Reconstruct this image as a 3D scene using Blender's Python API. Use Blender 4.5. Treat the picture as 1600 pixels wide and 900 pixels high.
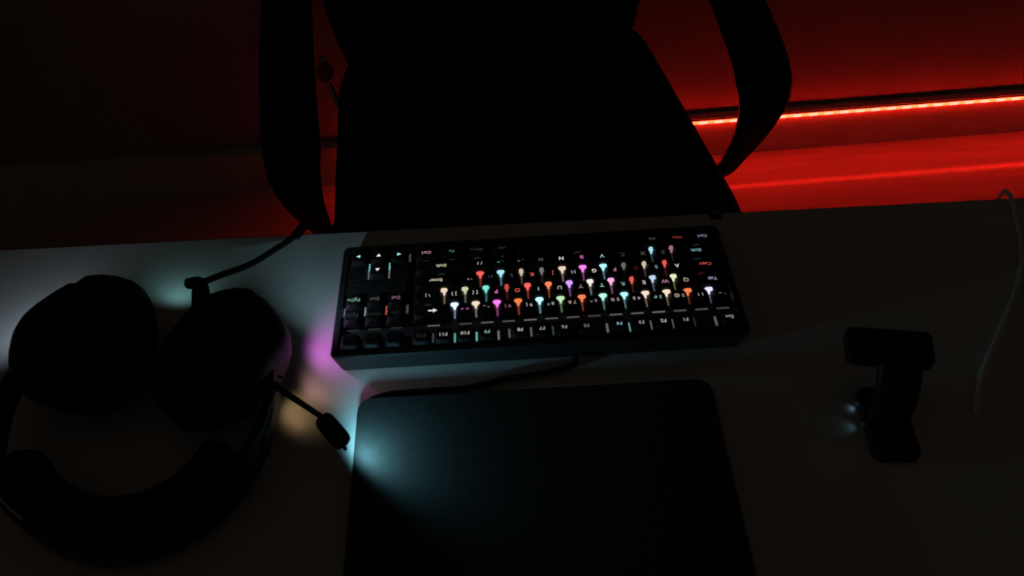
import bpy, bmesh, math, random
from mathutils import Vector, Matrix, Euler

random.seed(7)
for o in list(bpy.data.objects):
    bpy.data.objects.remove(o)
scene = bpy.context.scene
COL = scene.collection
DZ = 0.74                       # height of the desk top above the floor

# ------------------------------------------------------------------ camera
cam_data = bpy.data.cameras.new('camera')
cam_data.sensor_fit = 'HORIZONTAL'
cam_data.sensor_width = 36.0
cam_data.lens = 36.0 * 1350.1 / 1600.0
cam_data.clip_start = 0.02
cam_data.dof.use_dof = True          # focus lies beyond the desk, the near things are a little soft
cam_data.dof.focus_distance = 1.55
cam_data.dof.aperture_fstop = 15.0
camera = bpy.data.objects.new('camera', cam_data)
COL.objects.link(camera)
camera.matrix_world = Matrix((( 0.99811828, 0.06108262, -0.00536866, -0.02562),
                              (-0.04970616, 0.75472690, -0.65415334, -0.51236),
                              (-0.03590552, 0.65318926,  0.75634290,  0.62043 + DZ),
                              (0, 0, 0, 1)))
scene.camera = camera

# ------------------------------------------------------------------ world: the faint warm light of a dark room
world = bpy.data.worlds.new('dark_room')
scene.world = world
world.use_nodes = True
bg = world.node_tree.nodes['Background']
bg.inputs['Color'].default_value = (1.0, 0.74, 0.52, 1)
bg.inputs['Strength'].default_value = 0.0095

scene.view_settings.view_transform = 'Standard'
scene.view_settings.look = 'None'
scene.view_settings.exposure = 0.0
scene.view_settings.gamma = 1.0
scene.view_settings.use_curve_mapping = False
scene.cycles.use_denoising = True
scene.cycles.max_bounces = 8


# ------------------------------------------------------------------ helpers
def new_mat(name, color, rough=0.5, metallic=0.0, var=0.12, scale=40.0, bump=0.0, bump_scale=300.0, spec=0.5, stretch=None):
    m = bpy.data.materials.new(name)
    m.use_nodes = True
    nt = m.node_tree
    b = nt.nodes['Principled BSDF']
    tc = nt.nodes.new('ShaderNodeTexCoord')
    src = tc.outputs['Object']
    if stretch:
        mp = nt.nodes.new('ShaderNodeMapping')
        mp.inputs['Scale'].default_value = stretch
        nt.links.new(src, mp.inputs['Vector'])
        src = mp.outputs['Vector']
    n = nt.nodes.new('ShaderNodeTexNoise')
    n.inputs['Scale'].default_value = scale
    n.inputs['Detail'].default_value = 4
    nt.links.new(src, n.inputs['Vector'])
    r = nt.nodes.new('ShaderNodeValToRGB')
    lo = [c * (1 - var) for c in color]
    hi = [min(1, c * (1 + var)) for c in color]
    r.color_ramp.elements[0].position = 0.3
    r.color_ramp.elements[1].position = 0.7
    r.color_ramp.elements[0].color = (*lo, 1)
    r.color_ramp.elements[1].color = (*hi, 1)
    nt.links.new(n.outputs['Fac'], r.inputs['Fac'])
    nt.links.new(r.outputs['Color'], b.inputs['Base Color'])
    b.inputs['Roughness'].default_value = rough
    b.inputs['Metallic'].default_value = metallic
    b.inputs['Specular IOR Level'].default_value = spec
    if bump:
        n2 = nt.nodes.new('ShaderNodeTexNoise')
        n2.inputs['Scale'].default_value = bump_scale
        nt.links.new(src, n2.inputs['Vector'])
        bp = nt.nodes.new('ShaderNodeBump')
        bp.inputs['Strength'].default_value = bump
        bp.inputs['Distance'].default_value = 0.001
        nt.links.new(n2.outputs['Fac'], bp.inputs['Height'])
        nt.links.new(bp.outputs['Normal'], b.inputs['Normal'])
    return m


def emit_mat(name, color, strength):
    m = bpy.data.materials.new(name)
    m.use_nodes = True
    b = m.node_tree.nodes['Principled BSDF']
    b.inputs['Base Color'].default_value = (0.1, 0.1, 0.1, 1)
    b.inputs['Emission Color'].default_value = (*color, 1)
    b.inputs['Emission Strength'].default_value = strength
    return m


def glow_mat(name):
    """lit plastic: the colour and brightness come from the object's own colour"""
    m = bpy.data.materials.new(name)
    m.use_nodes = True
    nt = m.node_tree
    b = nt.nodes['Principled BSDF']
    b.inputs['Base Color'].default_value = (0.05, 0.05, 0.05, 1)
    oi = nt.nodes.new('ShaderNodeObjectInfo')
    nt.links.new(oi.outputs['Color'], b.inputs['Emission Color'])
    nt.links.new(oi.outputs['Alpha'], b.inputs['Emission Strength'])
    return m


def link(name, me, mat=None, parent=None, smooth=False):
    if mat is not None and not me.materials:
        me.materials.append(mat)
    if smooth:
        for p in me.polygons:
            p.use_smooth = True
    o = bpy.data.objects.new(name, me)
    COL.objects.link(o)
    if parent is not None:
        o.parent = parent
    return o


def from_bm(name, bm, mat=None, parent=None, smooth=False):
    bmesh.ops.recalc_face_normals(bm, faces=bm.faces)
    me = bpy.data.meshes.new(name)
    bm.to_mesh(me)
    bm.free()
    return link(name, me, mat, parent, smooth)


def empty(name, loc=(0, 0, 0), rz=0.0):
    o = bpy.data.objects.new(name, None)
    o.empty_display_size = 0.02
    o.location = loc
    o.rotation_euler = (0, 0, rz)
    COL.objects.link(o)
    return o


def tag(o, label=None, cat=None, group=None, kind=None):
    if label: o['label'] = label
    if cat: o['category'] = cat
    if group: o['group'] = group
    if kind: o['kind'] = kind
    return o


def add_box(bm, lo, hi, bevel=0.0, seg=2):
    g = bmesh.ops.create_cube(bm, size=1.0)
    vs = g['verts']
    for v in vs:
        v.co = Vector([(lo[i] + hi[i]) / 2 + v.co[i] * (hi[i] - lo[i]) for i in range(3)])
    if bevel:
        es = list({e for v in vs for e in v.link_edges})
        bmesh.ops.bevel(bm, geom=es, offset=bevel, segments=seg, affect='EDGES', profile=0.5)


def loft(bm, rings, cap=True, closed=True):
    """skin a list of point rings (all of the same length)"""
    vr = [[bm.verts.new(p) for p in r] for r in rings]
    n = len(vr[0])
    for a, b in zip(vr, vr[1:]):
        for i in range(n if closed else n - 1):
            j = (i + 1) % n
            bm.faces.new((a[i], a[j], b[j], b[i]))
    if cap:
        bm.faces.new(vr[0][::-1])
        bm.faces.new(vr[-1])
    return vr


def smooth_path(pts, n=10):
    """Catmull-Rom through the points"""
    P = [Vector(p) for p in pts]
    P = [P[0] * 2 - P[1]] + P + [P[-1] * 2 - P[-2]]
    out = []
    for i in range(1, len(P) - 2):
        a, b, c, d = P[i - 1:i + 3]
        for k in range(n):
            t = k / n
            out.append(0.5 * ((2 * b) + (c - a) * t + (2 * a - 5 * b + 4 * c - d) * t * t + (3 * b - a - 3 * c + d) * t ** 3))
    out.append(P[-2])
    return out


def add_tube(bm, path, radius, sides=8):
    rings = []
    N = len(path)
    up = Vector((0, 0, 1))
    for i, p in enumerate(path):
        t = (path[min(i + 1, N - 1)] - path[max(i - 1, 0)]).normalized()
        s = t.cross(up)
        if s.length < 1e-3:
            s = t.cross(Vector((1, 0, 0)))
        s.normalize()
        w = s.cross(t).normalized()
        r = radius(i / (N - 1)) if callable(radius) else radius
        rings.append([p + s * r * math.cos(2 * math.pi * k / sides) + w * r * math.sin(2 * math.pi * k / sides) for k in range(sides)])
    loft(bm, rings)


def add_ribbon(bm, path, side, width, thick, bev=0.3):
    """flat bar swept along a path; side = its width direction, width/thick functions of t"""
    rings = []
    N = len(path)
    side = Vector(side).normalized()
    for i, p in enumerate(path):
        t = (path[min(i + 1, N - 1)] - path[max(i - 1, 0)]).normalized()
        s = (side - t * side.dot(t)).normalized()
        w = s.cross(t).normalized()
        hw, ht = width(i / (N - 1)) / 2, thick(i / (N - 1)) / 2
        b = bev * ht * 2
        ring = []
        for sx, sy, dx, dy in ((1, -1, 0, b), (1, 1, 0, -b), (1, 1, -b, 0), (-1, 1, b, 0), (-1, 1, 0, -b), (-1, -1, 0, b), (-1, -1, b, 0), (1, -1, -b, 0)):
            ring.append(p + s * (sx * hw + dx) + w * (sy * ht + dy))
        rings.append(ring)
    loft(bm, rings)


def rounded_rect(hx, hy, r, n=4, cx=0.0, cy=0.0):
    pts = []
    for (sx, sy, a0) in ((1, 1, 0), (-1, 1, 90), (-1, -1, 180), (1, -1, 270)):
        for k in range(n + 1):
            a = math.radians(a0 + 90 * k / n)
            pts.append((cx + sx * (hx - r) + r * math.cos(a), cy + sy * (hy - r) + r * math.sin(a)))
    return pts


def slab_mesh(bm, hx, hy, r, z0, z1, bev=0.002, n=5, cx=0.0, cy=0.0):
    rings = []
    for (ins, z) in ((bev, z0), (bev * .3, z0 + bev * .3), (0, z0 + bev), (0, z1 - bev), (bev * .3, z1 - bev * .3), (bev, z1)):
        rings.append([(x, y, z) for x, y in rounded_rect(hx - ins, hy - ins, max(r - ins, 1e-4), n, cx, cy)])
    loft(bm, rings)


# ------------------------------------------------------------------ materials
M_WALL = new_mat('wall_paint', (0.30, 0.28, 0.27), 0.8, var=0.06, scale=9, bump=0.15, bump_scale=120)
M_BASE = new_mat('baseboard_paint', (0.56, 0.55, 0.50), 0.5, var=0.06, scale=14)
M_FLOOR = new_mat('floor_laminate', (0.44, 0.37, 0.34), 0.12, spec=0.12, var=0.12, scale=6, stretch=(0.6, 7, 1))
M_DESK = new_mat('desk_white', (0.66, 0.68, 0.69), 0.42, var=0.03, scale=30, spec=0.4)
M_STEEL = new_mat('dark_steel', (0.03, 0.03, 0.032), 0.4, metallic=0.6)
M_FABRIC = new_mat('chair_fabric', (0.012, 0.012, 0.013), 0.9, var=0.3, scale=220, bump=0.5, bump_scale=900, spec=0.15)
M_BLACK = new_mat('black_plastic', (0.012, 0.012, 0.013), 0.45, var=0.15, scale=80, spec=0.3)
M_PAD = new_mat('ear_pad', (0.011, 0.011, 0.011), 0.65, var=0.25, scale=120, bump=0.3, bump_scale=500, spec=0.25)
M_CASE = new_mat('keyboard_case', (0.028, 0.030, 0.033), 0.55, var=0.12, scale=120, spec=0.3)
M_CAP = new_mat('keycap_plastic', (0.016, 0.017, 0.018), 0.6, var=0.1, scale=200, spec=0.25)
M_PLATE = new_mat('switch_plate', (0.05, 0.05, 0.053), 0.5, var=0.08, scale=90)
M_SLAB = new_mat('matte_black_slab', (0.026, 0.027, 0.028), 0.7, var=0.1, scale=150, bump=0.1, bump_scale=800, spec=0.25)
M_CABLE = new_mat('black_cable', (0.010, 0.010, 0.010), 0.5, var=0.1, scale=60, spec=0.3)
M_GREYCABLE = new_mat('grey_cable', (0.90, 0.92, 0.84), 0.5, var=0.1, scale=60, spec=0.3)
M_CHROME = new_mat('metal_trim', (0.55, 0.55, 0.56), 0.25, metallic=1.0, var=0.05)
M_STRIP_GLINT = new_mat('strip_reflection_red', (0.55, 0.03, 0.03), 0.35, var=0.08)  # red colour stands in for the light strip reflected in the knob
M_GLOW = glow_mat('backlight')

# ------------------------------------------------------------------ the room: floor, wall, baseboard
SL = 0.0264                                    # the wall stands at a slight angle to the desk
WROT = math.atan(SL)
WORG = Vector((0.0, 1.0276, 0.0))              # foot of the baseboard's front face straight ahead

bm = bmesh.new()
add_box(bm, (-2.6, -1.6, -0.06), (3.0, 1.35, 0.0))
tag(from_bm('floor', bm, M_FLOOR), 'glossy floor catching red light from the strip', None, None, 'structure')

bm = bmesh.new()
add_box(bm, (-2.5, 0.024, 0.0), (2.9, 0.14, 2.5))
wall = from_bm('wall_back', bm, M_WALL)
wall.location = WORG; wall.rotation_euler.z = WROT
tag(wall, 'plain wall washed dim red above the light strip', None, None, 'structure')

bm = bmesh.new()
prof = [(0.0235, 0.0), (0.0, 0.0), (0.0, 0.109), (0.002, 0.111), (0.0235, 0.111)]
loft(bm, [[(x, y, z) for y, z in prof] for x in (-2.5, 2.9)])
base = from_bm('baseboard_back', bm, M_BASE)
base.location = WORG; base.rotation_euler.z = WROT
tag(base, 'pale baseboard running along the wall behind the chair', None, None, 'structure')

# ------------------------------------------------------------------ red light strip on the baseboard
STRIP_X0, STRIP_X1 = -0.375, 2.4
strip = empty('light_strip', WORG + Vector((STRIP_X0, SL * STRIP_X0, 0.0)), WROT)
tag(strip, 'glowing red orange light strip stuck along the top of the baseboard', 'light strip')
bm = bmesh.new()
add_box(bm, (0, -0.0035, 0.0995), (STRIP_X1 - STRIP_X0, -0.0003, 0.1085), 0.001, 1)
from_bm('backing', bm, M_BASE, strip)
bm = bmesh.new()
add_box(bm, (0.001, -0.0046, 0.1000), (STRIP_X1 - STRIP_X0 - 0.001, -0.0034, 0.1082), 0.0003, 1)
from_bm('tape', bm, emit_mat('strip_glow', (1.0, 0.0112, 0.0032), 43.0), strip)
bm = bmesh.new()
add_box(bm, (-0.0100, -0.0060, 0.1005), (0.0100, -0.0045, 0.1078), 0.0008, 1)
bead_me = bpy.data.meshes.new('bead')
bm.to_mesh(bead_me); bm.free()
bead_me.materials.append(emit_mat('bead_glow', (1.0, 0.0165, 0.0110), 43.0))
x = 0.02
while x < STRIP_X1 - STRIP_X0 - 0.01:
    b = link('bead', bead_me, None, strip)
    b.location.x = x
    x += 0.0362

# ------------------------------------------------------------------ desk
desk = empty('desk', (0, 0, 0), math.radians(-0.77))
tag(desk, 'white desk top holding the keyboard and the headset', 'desk')
bm = bmesh.new()
slab_mesh(bm, 0.95, 0.36, 0.01, DZ - 0.025, DZ, 0.0015, 3, 0.0, 0.1105 - 0.36)
from_bm('desktop', bm, M_DESK, desk)
for sx in (-1, 1):
    for yy in (0.03, -0.56):
        bm = bmesh.new()
        add_box(bm, (sx * 0.88 - 0.022, yy - 0.022, 0.0), (sx * 0.88 + 0.022, yy + 0.022, DZ - 0.0255), 0.002, 1)
        from_bm('leg', bm, M_STEEL, desk)
for sx in (-1, 1):
    bm = bmesh.new()
    add_box(bm, (sx * 0.88 - 0.014, -0.535, DZ - 0.065), (sx * 0.88 + 0.014, 0.006, DZ - 0.0255), 0.002, 1)
    from_bm('crossbar', bm, M_STEEL, desk)

# ------------------------------------------------------------------ chair
chair = empty('desk_chair', (0.0, 0.56, 0.0), math.radians(6.5))
tag(chair, 'black cushioned desk chair with loop armrests pushed up to the desk', 'chair')
SEAT_Z = DZ - 0.225


def outline(front_hw, back_hw, y0, y1, n=40, p=5.0):
    """rounded trapezoid seen from above"""
    pts = []
    for k in range(n):
        a = 2 * math.pi * k / n
        c, s = math.cos(a), math.sin(a)
        ux = math.copysign(abs(c) ** (2 / p), c)
        uy = math.copysign(abs(s) ** (2 / p), s)
        t = (uy + 1) / 2
        pts.append((ux * (front_hw + (back_hw - front_hw) * t), y0 + (y1 - y0) * t))
    return pts


bm = bmesh.new()
ol = outline(0.292, 0.262, -0.30, 0.25, 60, 11.0)
cx, cy = 0.0, -0.02
rings = []
for sc, z in ((0.90, -0.095), (0.97, -0.085), (1.0, -0.06), (1.0, -0.03), (0.985, -0.012), (0.95, -0.002), (0.80, 0.002), (0.45, -0.004), (0.15, -0.006)):
    rings.append([(cx + (x - cx) * sc, cy + (y - cy) * sc, SEAT_Z + z) for x, y in ol])
loft(bm, rings)
seat = from_bm('seat', bm, M_FABRIC, chair, True)
bm = bmesh.new()
path = [Vector((x * 1.004, cy + (y - cy) * 1.004, SEAT_Z - 0.032)) for x, y in ol]
add_tube(bm, path + path[:1], 0.004, 6)
from_bm('piping', bm, M_FABRIC, seat, True)

bm = bmesh.new()
rings = []
BACK = [(0.0, 0.245, 0.02), (0.02, 0.252, 0.0), (0.10, 0.270, -0.01), (0.22, 0.275, -0.012), (0.36, 0.268, 0.0), (0.46, 0.245, 0.01), (0.52, 0.20, 0.015), (0.545, 0.12, 0.02)]
for h, hw, dy in BACK:
    yb = 0.205 + 0.20 * h
    th = 0.075 if 0.02 < h < 0.5 else 0.05
    ring = []
    for k in range(28):
        a = 2 * math.pi * k / 28
        c, s = math.cos(a), math.sin(a)
        ring.append((math.copysign(abs(c) ** 0.5, c) * hw, yb + dy + th / 2 + math.copysign(abs(s) ** 0.6, s) * th / 2 + 0.03 * (1 - c * c), SEAT_Z - 0.035 + h))
    rings.append(ring)
loft(bm, rings)
from_bm('backrest', bm, M_FABRIC, chair, True)
bm = bmesh.new()
path = smooth_path([(0, 0.05, SEAT_Z - 0.112), (0, 0.24, SEAT_Z - 0.112), (0, 0.372, SEAT_Z - 0.07), (0, 0.41, SEAT_Z + 0.06), (0, 0.425, SEAT_Z + 0.18)], 8)
add_ribbon(bm, path, (1, 0, 0), lambda t: 0.075, lambda t: 0.012)
from_bm('back_bracket', bm, M_BLACK, chair, True)


CHAIR_INV = chair.matrix_basis.inverted()


def arm(s, pts):
    """loop armrest: a flat bar from the backrest forward, bent down to the seat frame (points in room coordinates)"""
    path = smooth_path([CHAIR_INV @ Vector(p) for p in pts], 8)
    bm = bmesh.new()
    wf = lambda t: 0.076 if t < 0.45 else (0.076 - 0.042 * min(1, (t - 0.45) / 0.3))
    add_ribbon(bm, path, (1, 0.0, 0.2 * s), wf, lambda t: 0.022 if t < 0.6 else 0.018)
    a = from_bm('armrest', bm, M_BLACK, chair, True)
    top = [p + Vector((0, 0, 0.0125)) for p in path[12:33]]
    bm = bmesh.new()
    add_ribbon(bm, top, (1, 0, 0.2 * s), lambda t: 0.064 - 0.006 * t, lambda t: 0.012)
    from_bm('arm_pad', bm, M_PAD, a, True)


Z = DZ - 0.1
arm(1, [(0.250, 0.885, Z + 0.012), (0.318, 0.800, Z + 0.012), (0.343, 0.700, Z + 0.008), (0.347, 0.60, Z + 0.004), (0.349, 0.50, Z - 0.006), (0.347, 0.455, Z - 0.034),
        (0.342, 0.458, Z - 0.085), (0.333, 0.475, Z - 0.140), (0.318, 0.495, Z - 0.195), (0.260, 0.510, Z - 0.228), (0.14, 0.52, Z - 0.234)])
arm(-1, [(-0.300, 0.830, Z + 0.012), (-0.338, 0.745, Z + 0.010), (-0.332, 0.65, Z + 0.008), (-0.320, 0.545, Z + 0.004), (-0.303, 0.420, Z - 0.004), (-0.297, 0.362, Z - 0.030),
         (-0.297, 0.365, Z - 0.085), (-0.295, 0.385, Z - 0.140), (-0.288, 0.410, Z - 0.190), (-0.245, 0.43, Z - 0.226), (-0.14, 0.45, Z - 0.234)])
# recline lever beside the rear of the seat
bm = bmesh.new()
path = smooth_path([(-0.20, 0.12, SEAT_Z - 0.11), (-0.260, 0.16, SEAT_Z - 0.085), (-0.286, 0.20, SEAT_Z - 0.03), (-0.290, 0.225, SEAT_Z + 0.012)], 6)
add_tube(bm, path, 0.005, 8)
lever = from_bm('recline_lever', bm, M_CHROME, chair, True)
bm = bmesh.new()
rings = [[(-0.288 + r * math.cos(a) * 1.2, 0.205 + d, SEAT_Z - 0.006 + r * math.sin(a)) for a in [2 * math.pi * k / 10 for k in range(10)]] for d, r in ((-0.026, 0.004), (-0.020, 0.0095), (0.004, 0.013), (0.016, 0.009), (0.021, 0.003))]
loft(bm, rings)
tag(from_bm('knob', bm, M_STRIP_GLINT, lever, True), 'small tab coloured red for the reflection of the light strip')
# column, star base, casters
bm = bmesh.new()
for r0, z0, z1 in ((0.028, 0.09, 0.27), (0.018, 0.27, SEAT_Z - 0.125)):
    loft(bm, [[(r0 * math.cos(2 * math.pi * k / 16), -0.02 + r0 * math.sin(2 * math.pi * k / 16), z) for k in range(16)] for z in (z0, z1)])
from_bm('column', bm, M_STEEL, chair)
bm = bmesh.new()
add_box(bm, (-0.13, -0.16, SEAT_Z - 0.125), (0.13, 0.14, SEAT_Z - 0.094), 0.006, 2)
from_bm('seat_plate', bm, M_STEEL, chair)
for k in range(5):
    a = math.radians(90 + 72 * k)
    d = Vector((math.cos(a), math.sin(a), 0))
    c0 = Vector((0, -0.02, 0))
    bm = bmesh.new()
    add_ribbon(bm, [c0 + d * r + Vector((0, 0, z)) for r, z in ((0.015, 0.115), (0.1, 0.108), (0.2, 0.088), (0.265, 0.073))], (-d.y, d.x, 0), lambda t: 0.052 - 0.02 * t, lambda t: 0.032 - 0.01 * t)
    lg = from_bm('leg', bm, M_BLACK, chair, True)
    bm = bmesh.new()
    c = c0 + d * 0.262
    for off in (-0.014, 0.014):
        ax = Vector((-d.y, d.x, 0))
        rings = []
        for w, r in ((-0.009, 0.02), (-0.006, 0.026), (0.006, 0.026), (0.009, 0.02)):
            rings.append([c + ax * (off + w) + d * r * math.cos(t) + Vector((0, 0, 0.0265 + r * math.sin(t))) for t in [2 * math.pi * j / 16 for j in range(16)]])
        loft(bm, rings)
    add_tube(bm, [c + Vector((0, 0, 0.03)), c + Vector((0, 0, 0.072))], 0.007, 8)
    from_bm('caster', bm, M_BLACK, lg, False)

# ------------------------------------------------------------------ keyboard
U = 0.01905
TILT = math.radians(4.0)
TT = math.tan(TILT)
kb = empty('keyboard', (0, 0, DZ), 0.0)
tag(kb, 'black tenkeyless keyboard with rainbow backlit keys lying on the desk', 'keyboard')


def top_z(y):
    return 0.030 - TT * y


def kxy(u, v):
    vv = v + (0.25 if v > 1.0 else 0.0)
    return -(u - 9.125) * U, (vv - 3.25) * U


# case: outer wall ring, recessed plate
bm = bmesh.new()
OX, OY0, OY1 = 0.1805, -0.0690, 0.0715
IX, IY0, IY1 = 0.1748, -0.0632, 0.0635


def ring_rect(hx, y0, y1, r, zf, n=4):
    return [(x, y, zf(y)) for x, y in rounded_rect(hx, (y1 - y0) / 2, r, n, 0, (y0 + y1) / 2)]


bez = lambda y: top_z(y) - 0.0040
rings = [ring_rect(OX - 0.006, OY0 + 0.009, OY1 - 0.004, 0.004, lambda y: 0.0015),
         ring_rect(OX - 0.004, OY0 + 0.0065, OY1 - 0.002, 0.005, lambda y: 0.003),
         ring_rect(OX - 0.0005, OY0 + 0.0012, OY1, 0.006, lambda y: bez(y) - 0.006),
         ring_rect(OX, OY0, OY1, 0.006, lambda y: bez(y) - 0.0015),
         ring_rect(OX - 0.0012, OY0 + 0.0012, OY1 - 0.0012, 0.005, bez),
         ring_rect(IX, IY0, IY1, 0.003, bez),
         ring_rect(IX, IY0, IY1, 0.003, lambda y: top_z(y) - 0.0118)]
vr = loft(bm, rings, cap=False)
bm.faces.new(vr[0][::-1]); bm.faces.new(vr[-1])
from_bm('case', bm, M_CASE, kb)
bm = bmesh.new()
loft(bm, [ring_rect(IX - 0.0004, IY0 + 0.0004, IY1 - 0.0004, 0.003, lambda y: top_z(y) - 0.0117),
          ring_rect(IX - 0.0004, IY0 + 0.0004, IY1 - 0.0004, 0.003, lambda y: top_z(y) - 0.0107)])
from_bm('plate', bm, M_PLATE, kb)
for sx in (-1, 1):
    for yy in (-0.048, 0.058):
        bm = bmesh.new()
        slab_mesh(bm, 0.012, 0.004, 0.003, 0.0, 0.0022, 0.0004, 3, sx * 0.15, yy)
        from_bm('rubber_foot', bm, M_CABLE, kb)
# filler between the key clusters, level with the bezel
bm = bmesh.new()


def filler(u0, v0, u1, v1):
    x0, y0 = -(u1 - 9.125) * U + 0.0008, (v0 - 3.25) * U + 0.0008
    x1, y1 = -(u0 - 9.125) * U - 0.0008, (v1 - 3.25) * U - 0.0008
    lo = [(x0, y0), (x1, y0), (x1, y1), (x0, y1)]
    loft(bm, [[(a, b, top_z(b) - 0.0106) for a, b in lo], [(a, b, top_z(b) - 0.0042) for a, b in lo]])


filler(15.27, 3.52, 18.25, 4.44)
filler(15.27, 4.50, 16.20, 5.38)
filler(17.30, 4.50, 18.25, 5.38)
from_bm('bezel_filler', bm, M_CASE, kb)

cap_cache = {}


def cap_mesh(w):
    if w in cap_cache:
        return cap_cache[w]
    bm = bmesh.new()
    hx, hy = (w * U - 0.0020) / 2, (U - 0.0012) / 2
    rings = []
    for ix, iy0, iy1, z, r in ((0, 0, 0, -0.0068, 0.0008), (0.0012, 0.0011, 0.0015, -0.0026, 0.0030), (0.0021, 0.0019, 0.0023, -0.0005, 0.0036), (0.0028, 0.0025, 0.0029, 0.0, 0.0034)):
        rings.append([(x, y, z) for x, y in rounded_rect(hx - ix, hy - (iy0 + iy1) / 2, r, 2 if ix else 2, 0, (iy0 - iy1) / 2)])
    loft(bm, rings)
    bmesh.ops.recalc_face_normals(bm, faces=bm.faces)
    me = bpy.data.meshes.new('keycap')
    bm.to_mesh(me); bm.free()
    me.materials.append(M_CAP)
    cap_cache[w] = me
    return me


lens_or_spill_cache = {}


def lens_or_spill_mesh(kind):
    if kind in lens_or_spill_cache:
        return lens_or_spill_cache[kind]
    bm = bmesh.new()
    hx, hy, z0, z1 = {'tall': (0.0036, 0.0009, -0.0105, -0.0024), 'low': (0.0056, 0.0005, -0.0105, -0.0098), 'gap': (0.0010, 0.0050, -0.0106, -0.0098)}[kind]  # gap kind: glowing strip painted as light spilled on the plate
    pr = [(-hx, z0), (hx, z0), (hx, z0 + (z1 - z0) * .75), (hx * .8, z0 + (z1 - z0) * .93), (hx * .4, z1), (-hx * .4, z1), (-hx * .8, z0 + (z1 - z0) * .93), (-hx, z0 + (z1 - z0) * .75)]
    loft(bm, [[(a, -hy, b) for a, b in pr], [(a, hy, b) for a, b in pr]])
    bmesh.ops.recalc_face_normals(bm, faces=bm.faces)
    me = bpy.data.meshes.new('backlight_lens_or_spill')
    bm.to_mesh(me); bm.free()
    me.materials.append(M_GLOW)
    lens_or_spill_cache[kind] = me
    return me


def text_mesh(s, size):
    cu = bpy.data.curves.new('legend', 'FONT')
    cu.body = s
    cu.size = size
    cu.align_x = 'CENTER'
    cu.align_y = 'CENTER'
    cu.offset = size * 0.022
    cu.resolution_u = 3
    cu.space_character = 1.06
    ob = bpy.data.objects.new('legend_tmp', cu)
    COL.objects.link(ob)
    bpy.context.view_layer.update()
    me = bpy.data.meshes.new_from_object(ob.evaluated_get(bpy.context.evaluated_depsgraph_get()))
    bpy.data.objects.remove(ob)
    bpy.data.curves.remove(cu)
    me.name = 'legend'
    me.materials.clear()
    me.materials.append(M_GLOW)
    return me


def arrow_mesh(ang, long=False):
    """arrow printed flat on the cap, pointing along ang (keyboard's own right = 0)"""
    bm = bmesh.new()
    pts = [(0.0030, 0), (0.0004, 0.0019), (0.0004, 0.0006), (-0.0030, 0.0006), (-0.0030, -0.0006), (0.0004, -0.0006), (0.0004, -0.0019)] if long else [(0.0023, 0), (-0.0015, 0.0022), (-0.0015, -0.0022)]
    c, s = math.cos(ang), math.sin(ang)
    k = 1.35 if long else 1.0
    bm.faces.new([bm.verts.new((k * (x * c - y * s), k * (x * s + y * c), 0)) for x, y in pts])
    me = bpy.data.meshes.new('legend')
    bm.to_mesh(me); bm.free()
    me.materials.append(M_GLOW)
    return me


WH = (1.0, 0.93, 0.86); WM = (1.0, 0.80, 0.60); CY = (0.42, 0.90, 1.0); TE = (0.25, 0.95, 0.85); MG = (1.0, 0.22, 0.85)
PK = (1.0, 0.42, 0.70); RD = (1.0, 0.13, 0.10); OR = (1.0, 0.24, 0.09); LV = (0.70, 0.66, 1.0); PU = (0.62, 0.32, 1.0); GR = (0.62, 1.0, 0.55)
YW = (0.95, 1.0, 0.62); BL = (0.60, 0.78, 1.0); MT = (0.50, 1.0, 0.86)
# text, width, u centre, v centre, legend colour, legend strength, lamp colour, lamp strength
K = []
# function row
K += [('Esc', 1, .5, .5, WH, .26, WH, .05)]
for i, (t, ls, lc, lm) in enumerate([('F1', .34, WH, .06), ('F2', .40, WM, .10), ('F3', .26, WH, .12), ('F4', .42, CY, .30)]):
    K.append((t, 1, 2.5 + i, .5, lc if t != 'F2' else WH, ls, lc, lm))
for i, (t, ls, lc, lm) in enumerate([('F5', .15, WH, .03), ('F6', .24, WH, .05), ('F7', .30, WH, .12), ('F8', .42, WH, .16)]):
    K.append((t, 1, 7 + i, .5, lc, ls, lc, lm))
for i, (t, ls, lc, lm) in enumerate([('F9', .36, MT, .36), ('F10', .42, MT, .40), ('F11', .40, MT, .34), ('F12', .02, WH, .02)]):
    K.append((t, 1, 11.5 + i, .5, WH if t != 'F9' else lc, ls, lc, lm))
# number row
num = [('` ~', WM, .26, .18), ('1 !', WH, .34, .24), ('2 @', WM, .34, .24), ('3 #', MT, .40, .42), ('4 $', WH, .34, .32), ('5 %', WH, .36, .32), ('6 ^', LV, .30, .16),
       ('7 &', WM, .36, .26), ('8 *', WH, .34, .26), ('9 (', WH, .45, .36), ('0 )', PK, .22, .22), ('- _', WH, .36, .30), ('= +', MG, .45, .16)]
for i, (t, c, ls, lm) in enumerate(num):
    K.append((t, 1, .5 + i, 1.75, c, ls, WH, lm))
K.append(('<backspace>', 2, 14, 1.75, WH, .8, WH, .30))
# tab row
K.append(('Tab', 1.5, .75, 2.75, LV, .42, LV, 1.6))
row = [('Q', WM, .40, OR, 1.2), ('W', PK, .40, WM, 1.2), ('E', WH, .50, WM, 1.2), ('R', CY, .36, CY, 1.5), ('T', MT, .50, MT, 1.3), ('Y', WH, .24, OR, 1.2),
       ('U', WH, .42, GR, 1.1), ('I', CY, .50, CY, 1.9), ('O', RD, .70, OR, 1.2), ('P', MG, .70, MG, 1.4), ('[ {', WH, .50, WM, 1.2), ('] }', WH, .42, BL, 1.9)]
for i, (t, c, ls, lc, lm) in enumerate(row):
    K.append((t, 1, 2 + i, 2.75, c, ls, lc, lm))
K.append(('\\ |', 1.5, 14.25, 2.75, WH, .44, WM, .02))
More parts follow.
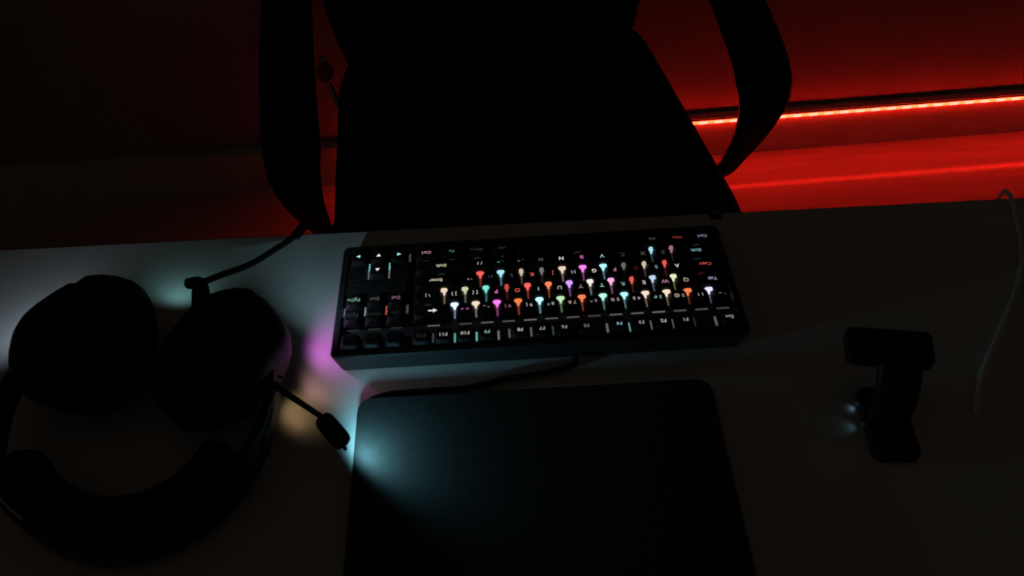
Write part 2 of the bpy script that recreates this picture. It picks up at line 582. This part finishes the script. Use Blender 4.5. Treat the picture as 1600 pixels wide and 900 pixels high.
# home row
K.append(('Caps', 1.75, .875, 3.75, RD, .50, RD, .05))
row = [('A', WH, .55, YW, 1.1), ('S', BL, .30, BL, 1.1), ('D', RD, .05, RD, 1.0), ('F', PK, .45, PK, 1.4), ('G', WH, .75, WH, 1.2), ('H', LV, .36, PU, 1.5),
       ('J', RD, .55, OR, 1.3), ('K', RD, .70, RD, 1.4), ('L', LV, .07, RD, .7), ('; :', TE, .22, TE, 1.1), ("' \"", WH, .45, YW, .8)]
for i, (t, c, ls, lc, lm) in enumerate(row):
    K.append((t, 1, 2.25 + i, 3.75, c, ls, lc, lm))
K.append(('Enter', 2.25, 13.875, 3.75, WM, .60, WM, 1.1))
# shift row
K.append(('Shift', 2.25, 1.125, 4.75, CY, .38, CY, .03))
row = [('Z', WH, .04, RD, 1.0), ('X', WH, .08, WM, .8), ('C', WH, .04, WH, .18), ('V', CY, .60, CY, 1.4), ('B', MG, .55, MG, 1.4), ('N', WH, .70, WM, 1.1),
       ('M', WH, .05, WH, .22), (', <', WM, .14, WM, .8), ('. >', TE, .26, CY, 1.2), ('/ ?', WH, .45, RD, 1.2)]
for i, (t, c, ls, lc, lm) in enumerate(row):
    K.append((t, 1, 2.75 + i, 4.75, c, ls, lc, lm))
K.append(('Shift', 2.75, 13.625, 4.75, YW, .48, YW, .03))
# bottom row
K += [('Ctrl', 1.25, .625, 5.75, LV, .30, LV, .03), ('Win', 1.25, 1.875, 5.75, RD, .20, PK, .45), ('Alt', 1.25, 3.125, 5.75, WH, .05, CY, 1.1), ('', 6.25, 6.875, 5.75, WH, 0, WH, .02),
      ('Alt', 1.25, 10.625, 5.75, WH, .02, WH, .02), ('Menu', 1.25, 11.875, 5.75, WH, .02, WH, .02), ('Fn', 1.25, 13.125, 5.75, TE, .18, TE, .02), ('Ctrl', 1.25, 14.375, 5.75, PK, .55, PK, .02)]
# navigation keys and arrows
K += [('Prt', 1, 15.75, .5, WH, .0, WH, .02), ('Scr', 1, 16.75, .5, WH, .0, WH, .02), ('Pse', 1, 17.75, .5, WH, .0, WH, .02),
      ('Ins', 1, 15.75, 1.75, WH, .01, WH, .05), ('Home', 1, 16.75, 1.75, WH, .01, WH, .06), ('PgUp', 1, 17.75, 1.75, CY, .02, WH, .06),
      ('Del', 1, 15.75, 2.75, PK, .24, WH, .30), ('End', 1, 16.75, 2.75, WM, .08, RD, .55), ('PgDn', 1, 17.75, 2.75, MT, .30, BL, .55),
      ('<up>', 1, 16.75, 4.75, WH, .9, WH, .30), ('<left>', 1, 15.75, 5.75, CY, .85, CY, .65), ('<down>', 1, 16.75, 5.75, WH, .95, TE, .60), ('<right>', 1, 17.75, 5.75, CY, .85, CY, .65)]
ARROWS = {'<up>': math.pi / 2, '<down>': -math.pi / 2, '<left>': math.pi, '<right>': 0.0}
for (t, w, u, v, lc, ls, ec, es) in K:
    x, y = kxy(u, v)
    cap = link('keycap', cap_mesh(w), None, kb)
    cap.location = (x, y, top_z(y))
    cap.rotation_euler = (-TILT, 0, math.pi)
    cap.rotation_euler = (Matrix.Rotation(-TILT, 3, 'X') @ Matrix.Rotation(math.pi, 3, 'Z')).to_euler()
    if t and ls > 0:
        if t in ARROWS:
            me = arrow_mesh(ARROWS[t])
        elif t == '<backspace>':
            me = arrow_mesh(math.pi, True)
        else:
            size = 0.0062 if len(t) == 1 else (0.0050 if ' ' in t else 0.0052)
            me = text_mesh(t, size)
        lg = link('legend', me, None, cap)
        lg.location = (0, 0, 0.00012)
        lg.color = (*lc, ls)
    if es > 0:
        kind = 'low' if v < 2 or (u > 15.2) else 'tall'
        if v < 2:
            es *= 0.36
        else:
            es *= 0.78
        le = link('backlight_lens_or_spill', lens_or_spill_mesh(kind), None, kb)
        yo = y - 0.00955
        # the lamp of an offset row shows in the gap of the row behind it
        if v == 3.75:
            x -= (-0.375 if t == 'Enter' else 0.25) * U
        elif t == 'Tab':
            x -= 0.25 * U
        elif v == 5.75 and u < 4:
            x -= (0.125 if t == 'Alt' else 0.375) * U
        le.location = (x, yo, top_z(yo))
        le.color = (*ec, es)
        faint = t in (', <', 'M', 'C', 'X', 'Z', 'L', 'D', 'Alt', 'Win')
        if kind == 'tall':
            le.scale.x = 0.55 if faint else (0.85 if v == 3.75 else 1.0)
        if kind == 'tall' and es > 0.15:      # glowing strip painting its spill on the plate, between the two caps behind
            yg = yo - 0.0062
            gp = link('backlight_lens_or_spill', lens_or_spill_mesh('gap'), None, kb)
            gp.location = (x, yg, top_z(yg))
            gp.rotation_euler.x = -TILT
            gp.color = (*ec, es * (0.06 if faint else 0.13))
# glowing strips in place of light falling on the plate between neighbouring keys
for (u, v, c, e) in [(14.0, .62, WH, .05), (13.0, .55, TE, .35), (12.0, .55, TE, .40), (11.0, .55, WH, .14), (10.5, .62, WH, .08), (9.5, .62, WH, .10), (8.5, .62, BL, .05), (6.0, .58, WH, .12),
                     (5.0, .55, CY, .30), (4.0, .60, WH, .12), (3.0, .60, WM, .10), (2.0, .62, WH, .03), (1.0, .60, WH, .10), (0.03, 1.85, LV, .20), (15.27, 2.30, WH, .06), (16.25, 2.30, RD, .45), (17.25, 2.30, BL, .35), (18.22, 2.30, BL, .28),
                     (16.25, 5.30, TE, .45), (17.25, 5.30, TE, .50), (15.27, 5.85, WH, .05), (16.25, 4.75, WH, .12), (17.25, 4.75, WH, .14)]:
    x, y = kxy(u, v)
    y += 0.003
    le = link('backlight_lens_or_spill', lens_or_spill_mesh('gap'), None, kb)
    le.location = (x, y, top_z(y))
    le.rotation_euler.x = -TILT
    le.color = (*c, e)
# lead leaving the back of the case
bm = bmesh.new()
path = smooth_path([(0.030, -0.066, 0.010), (0.026, -0.074, 0.006), (0.000, -0.079, 0.0035), (-0.030, -0.0815, 0.0032), (-0.062, -0.0885, 0.0032), (-0.100, -0.0895, 0.0030), (-0.128, -0.0900, 0.0030),
                    (-0.146, -0.0945, 0.0030), (-0.152, -0.1035, 0.0030)], 8)
add_tube(bm, path, 0.0028, 8)
tag(from_bm('cable', bm, M_CABLE, kb, True), 'thin black lead')

# ------------------------------------------------------------------ flat slab in front of the camera side
slab = empty('flat_slab', (-0.0085, -0.2025, DZ), math.radians(-0.3))
tag(slab, 'flat matte black slab with rounded corners lying behind the keyboard', 'slab')
bm = bmesh.new()
slab_mesh(bm, 0.1495, 0.1045, 0.013, 0.0060, 0.0105, 0.0012, 6)
from_bm('lid', bm, M_SLAB, slab, False)
bm = bmesh.new()
slab_mesh(bm, 0.1480, 0.1030, 0.013, 0.0015, 0.0056, 0.0010, 6)
from_bm('base', bm, M_SLAB, slab, False)
bm = bmesh.new()
slab_mesh(bm, 0.14, 0.095, 0.01, 0.0055, 0.0061, 0.0001, 4)
from_bm('seam', bm, M_CABLE, slab, False)
for sx in (-1, 1):
    for sy in (-1, 1):
        bm = bmesh.new()
        slab_mesh(bm, 0.008, 0.008, 0.007, 0.0, 0.0018, 0.0004, 4, sx * 0.13, sy * 0.085)
        from_bm('rubber_foot', bm, M_CABLE, slab)

# ------------------------------------------------------------------ headset
hs = empty('headset', (-0.33, -0.06, DZ), 0.0)
tag(hs, 'black over-ear headset with boom microphone lying on the left of the desk', 'headset')
HX, HY = -0.33, -0.06


def H(x, y, z):
    return Vector((x - HX, y - HY, z))


def ear_cup(x_out, x_in, cy, ry, rz, yaw, accent):
    """axis along x: outer shell, ring, cushion; dimensions in metres on the desk"""
    sgn = 1 if x_in > x_out else -1
    L = abs(x_in - x_out)
    zc = rz + 0.0005

    def ring(t, k, n=36, p=2.3):
        out = []
        for j in range(n):
            a = 2 * math.pi * j / n
            c, s = math.cos(a), math.sin(a)
            yy = math.copysign(abs(c) ** (2 / p), c) * ry * k
            zz = math.copysign(abs(s) ** (2 / p), s) * rz * k
            xx = sgn * L * (t - 0.5)
            cyw, syw = math.cos(yaw), math.sin(yaw)
            cxm = (x_out + x_in) / 2
            out.append(H(cxm + xx * cyw - yy * syw, cy + xx * syw + yy * cyw, zc + zz))
        return out
    bm = bmesh.new()
    loft(bm, [ring(t, k) for t, k in ((0.0, 0.32), (0.02, 0.48), (0.08, 0.61), (0.18, 0.73), (0.30, 0.84), (0.42, 0.93), (0.47, 0.92))])
    shell = from_bm('ear_shell', bm, M_BLACK, hs, True)
    bm = bmesh.new()
    loft(bm, [ring(t, k) for t, k in ((0.465, 0.86), (0.47, 0.90), (0.50, 0.90), (0.505, 0.86))])
    from_bm('trim_ring', bm, M_BLACK, shell, True)
    bm = bmesh.new()
    loft(bm, [ring(t, k) for t, k in ((0.50, 0.86), (0.52, 0.96), (0.57, 1.0), (0.66, 0.99), (0.78, 0.93), (0.90, 0.83), (0.97, 0.71), (1.0, 0.60), (0.97, 0.52), (0.80, 0.46))])
    from_bm('ear_cushion', bm, M_PAD, hs, True)
    # lamps around the cups are added further down, for the pools of light
    return shell, ring


shellL, ringL = ear_cup(-0.441, -0.336, -0.050, 0.066, 0.0445, math.radians(8), 0)
shellR, ringR = ear_cup(-0.218, -0.304, -0.075, 0.066, 0.0445, math.radians(-20), 0)

# headband: arc lying toward the camera, with padding
arc = [(-0.437, -0.055, 0.040), (-0.444, -0.105, 0.036), (-0.436, -0.155, 0.033), (-0.408, -0.195, 0.031), (-0.365, -0.223, 0.030), (-0.325, -0.231, 0.030),
       (-0.285, -0.222, 0.030), (-0.250, -0.195, 0.031), (-0.229, -0.155, 0.033), (-0.222, -0.115, 0.036), (-0.226, -0.075, 0.040)]
path = smooth_path([H(*p) for p in arc], 6)
bm = bmesh.new()
add_ribbon(bm, path, (0, 0, 1), lambda t: 0.022 + 0.022 * math.sin(math.pi * t), lambda t: 0.007)
from_bm('headband', bm, M_BLACK, hs, True)
ctr = H(-0.333, -0.11, 0.03)
pad_path = [p + (Vector((ctr.x, ctr.y, p.z)) - p).normalized() * 0.0215 for p in path[14:-14]]
bm = bmesh.new()
add_ribbon(bm, pad_path, (0, 0, 1), lambda t: 0.050, lambda t: 0.034, 0.4)
from_bm('headband_cushion', bm, M_PAD, hs, True)
for pts in ([(-0.4478, -0.118, 0.035), (-0.4425, -0.150, 0.034)], [(-0.2190, -0.124, 0.035), (-0.2245, -0.155, 0.034)]):
    bm = bmesh.new()
    d = (Vector(pts[1]) - Vector(pts[0]))
    add_ribbon(bm, [H(*(Vector(pts[0]) + d * k / 3)) for k in range(4)], (0, 0, 1), lambda t: 0.016, lambda t: 0.003)
    from_bm('size_slider', bm, M_CHROME if pts[0][0] < -0.3 else M_BLACK, hs, True)
bm = bmesh.new()
add_tube(bm, smooth_path([H(*p) for p in [(-0.4330, -0.160, 0.0505), (-0.428, -0.170, 0.0515), (-0.4185, -0.183, 0.0520), (-0.402, -0.1995, 0.0520), (-0.386, -0.2120, 0.0510)]], 6), 0.0014, 6)
from_bm('band_wire', bm, M_CHROME, hs, True)

# boom microphone; the cyan lamp at its tip is added for the light pool
bm = bmesh.new()
add_tube(bm, smooth_path([H(*p) for p in [(-0.236, -0.084, 0.041), (-0.2145, -0.1045, 0.040), (-0.205, -0.112, 0.0385), (-0.1945, -0.1195, 0.037), (-0.179, -0.1315, 0.036)]], 6), lambda t: 0.0032 - 0.0008 * t, 8)
boom = from_bm('boom_arm', bm, new_mat('boom_gloss', (0.02, 0.02, 0.02), 0.2, spec=0.6), hs, True)
bm = bmesh.new()
a, b = H(-0.1805, -0.1305, 0.0360), H(-0.1595, -0.1575, 0.0350)
n = 12
add_tube(bm, [a.lerp(b, k / n) for k in range(n + 1)], lambda t: 0.0070 * (1 - abs(2 * t - 1) ** 6) ** 0.5 + 0.0012, 12)
mic = from_bm('microphone_capsule', bm, M_PAD, hs, True)
bm = bmesh.new()
bmesh.ops.create_uvsphere(bm, u_segments=10, v_segments=6, radius=0.0018)
lamp_mesh = bpy.data.meshes.new('indicator_or_added_lamp')
bm.to_mesh(lamp_mesh); bm.free()
lamp_mesh.materials.append(M_GLOW)


def lamp(parent, pos, color, glow, energy=0.0, spot=None, size=100, blend=0.6, radius=0.004, ahead=0.003, name='indicator_or_added_lamp'):
    """a small lamp body with the light it gives"""
    o = link(name, lamp_mesh, None, parent)
    o.location = pos
    o.color = (*color, glow)
    if energy:
        if spot:
            l = bpy.data.lights.new('lamp_light', 'SPOT')
            l.spot_size = math.radians(size)
            l.spot_blend = blend
        else:
            l = bpy.data.lights.new('lamp_light', 'POINT')
        l.energy = energy
        l.color = color
        l.shadow_soft_size = radius
        lo = bpy.data.objects.new('lamp_light', l)
        COL.objects.link(lo)
        lo.parent = parent
        d = Vector(spot).normalized() if spot else Vector((0, 0, -1))
        lo.location = Vector(pos) + d * ahead
        lo.rotation_euler = d.to_track_quat('-Z', 'Y').to_euler()
    return o


def RS(t, deg, k):
    """point on the right ear shell: t along its axis, angle around it, k just at the surface"""
    kk = 0.32 + 0.61 * min(1.0, (t / 0.42)) ** 0.55
    pts = ringR(t, kk * k)
    return pts[int(round(deg / 10.0)) % 36]


TEAL = (0.30, 0.84, 1.0)
lamp(hs, H(-0.1600, -0.1585, 0.0320), TEAL, 0.0, 0.20, (0.80, 0.54, -0.25), 174, 0.6, 0.005, 0.0065)  # added cyan source for the pool on slab and desk
lamp(hs, RS(0.10, 12, 1.00), (1.0, 0.02, 0.05), 0.5)
lamp(hs, RS(0.22, 40, 0.97), (0.52, 0.90, 1.0), 0.0, 0.085, (0.60, 0.80, 0.12), 165, 0.6, 0.003, 0.009)  # added lamp on the right cup, brightens the far part of the desk
lamp(hs, H(-0.2180, -0.0880, 0.0340), (1.0, 0.50, 0.48), 0.0, 0.016, (0.75, 0.40, -0.55), 115, 0.8, 0.004, 0.010)  # added warm pink lamp for the pool beside the cup
lamp(hs, RS(0.14, -8, 0.97), (0.92, 0.22, 0.95), 0.0, 0.050, (0.85, 0.30, -0.55), 125, 0.8, 0.004, 0.010)  # added purple lamp, colours the desk next to the right cup
lamp(hs, H(-0.2180, -0.0980, 0.0300), (1.0, 0.62, 0.28), 0.0, 0.007, (0.35, -0.05, -0.9), 105, 0.8, 0.003, 0.006)  # added amber lamp for the small pool below the boom
lamp(hs, H(-0.3460, 0.0000, 0.0300), (0.42, 0.95, 0.92), 0.0, 0.016, (0.15, 0.9, -0.2), 150, 0.8, 0.006, 0.025)  # added teal lamp hidden in the cushion, brightens the desk between the cups
lamp(hs, H(-0.4360, -0.0350, 0.0450), (0.72, 0.88, 1.0), 0.0, 0.060, (-0.60, 0.75, -0.1), 165, 0.8, 0.006, 0.022)  # added lamp at the left cup, brightens the left of the desk

# lead from the right cup to the far edge of the desk
bm = bmesh.new()
add_tube(bm, smooth_path([H(-0.2850, -0.040, 0.058), H(-0.2920, -0.012, 0.058), H(-0.3000, 0.0085, 0.050), H(-0.3120, 0.0135, 0.046)], 5), lambda t: 0.0095 - 0.0045 * t, 10)
from_bm('strain_relief', bm, M_BLACK, hs, True)
bm = bmesh.new()
add_tube(bm, smooth_path([H(*p) for p in [(-0.3060, 0.0125, 0.046), (-0.298, 0.0155, 0.045), (-0.283, 0.0270, 0.041), (-0.265, 0.050, 0.028), (-0.248, 0.082, 0.0145), (-0.2395, 0.099, 0.0075), (-0.2340, 0.1100, 0.0045)]], 8), 0.0030, 8)
from_bm('cable', bm, M_CABLE, hs, True)
bm = bmesh.new()
rings = [[H(-0.2340 + d * 0.45 + 0.9 * c * 0.0042, 0.1100 + d * 0.9 - 0.45 * c * 0.0042, 0.0045 + 0.0038 * q) for c, q in ((1, -.6), (1, .6), (.6, 1), (-.6, 1), (-1, .6), (-1, -.6), (-.6, -1), (.6, -1))] for d in (-0.004, 0.012)]
loft(bm, rings)
from_bm('plug', bm, M_BLACK, hs)

# ------------------------------------------------------------------ small upright stand with blue lamps
st = empty('device_stand', (0.277, -0.150, DZ), math.radians(-4))
tag(st, 'small dark upright stand with faint blue lamps right of the black slab', 'stand')
bm = bmesh.new()
slab_mesh(bm, 0.0185, 0.034, 0.008, 0.0, 0.008, 0.0015, 5)
from_bm('base', bm, M_BLACK, st)
bm = bmesh.new()
path = smooth_path([(0.0, 0.002, 0.006), (0.0, 0.004, 0.025), (0.0, 0.012, 0.045), (0.0, 0.024, 0.060)], 5)
add_ribbon(bm, path, (1, 0, 0), lambda t: 0.034, lambda t: 0.012)
from_bm('post', bm, M_BLACK, st, True)
bm = bmesh.new()
slab_mesh(bm, 0.033, 0.015, 0.006, 0.0, 0.012, 0.002, 4)
arm_o = from_bm('cross_arm', bm, M_BLACK, st)
arm_o.location = (-0.007, 0.034, 0.056)
arm_o.rotation_euler = (math.radians(8), 0, math.radians(-6))
lamp(st, Vector((-0.0205, 0.018, 0.0055)), (0.45, 0.75, 1.0), 0.012, 0.00012, (-0.5, -0.1, -0.85), 110, 0.8, 0.002)
lamp(st, Vector((-0.0205, -0.002, 0.0065)), (0.35, 0.85, 0.95), 0.008, 0.00020, (-0.8, 0.1, -0.45), 90, 0.8, 0.002)

# ------------------------------------------------------------------ grey lead on the right of the desk
bm = bmesh.new()
add_tube(bm, smooth_path([(0.482, 0.1140, DZ - 0.34), (0.483, 0.1150, DZ - 0.12), (0.4845, 0.1135, DZ - 0.010), (0.485, 0.106, DZ + 0.0045), (0.484, 0.092, DZ + 0.0035), (0.470, 0.040, DZ + 0.0025), (0.448, -0.006, DZ + 0.0025), (0.406, -0.063, DZ + 0.0025), (0.371, -0.109, DZ + 0.0025), (0.352, -0.145, DZ + 0.0025)], 10), 0.0022, 8)
tag(from_bm('charging_cable', bm, M_GREYCABLE, None, True), 'thin grey cable curving over the bare right side of the desk', 'cable')

# ------------------------------------------------------------------ clip on the far edge of the desk
clip = empty('cable_clip', (0.1885, 0.1030, DZ), math.radians(-6))
tag(clip, 'tiny shiny clip on the desk edge beside the chair seat', 'clip')
bm = bmesh.new()
slab_mesh(bm, 0.006, 0.004, 0.002, 0.0, 0.002, 0.0004, 3)
from_bm('foot', bm, M_BLACK, clip)
bm = bmesh.new()
add_tube(bm, [Vector((0.0040 * math.cos(a), 0, 0.0020 + 0.0042 * math.sin(a))) for a in [math.pi * k / 8 for k in range(9)]], 0.0008, 6)
from_bm('hoop', bm, M_CHROME, clip, True)
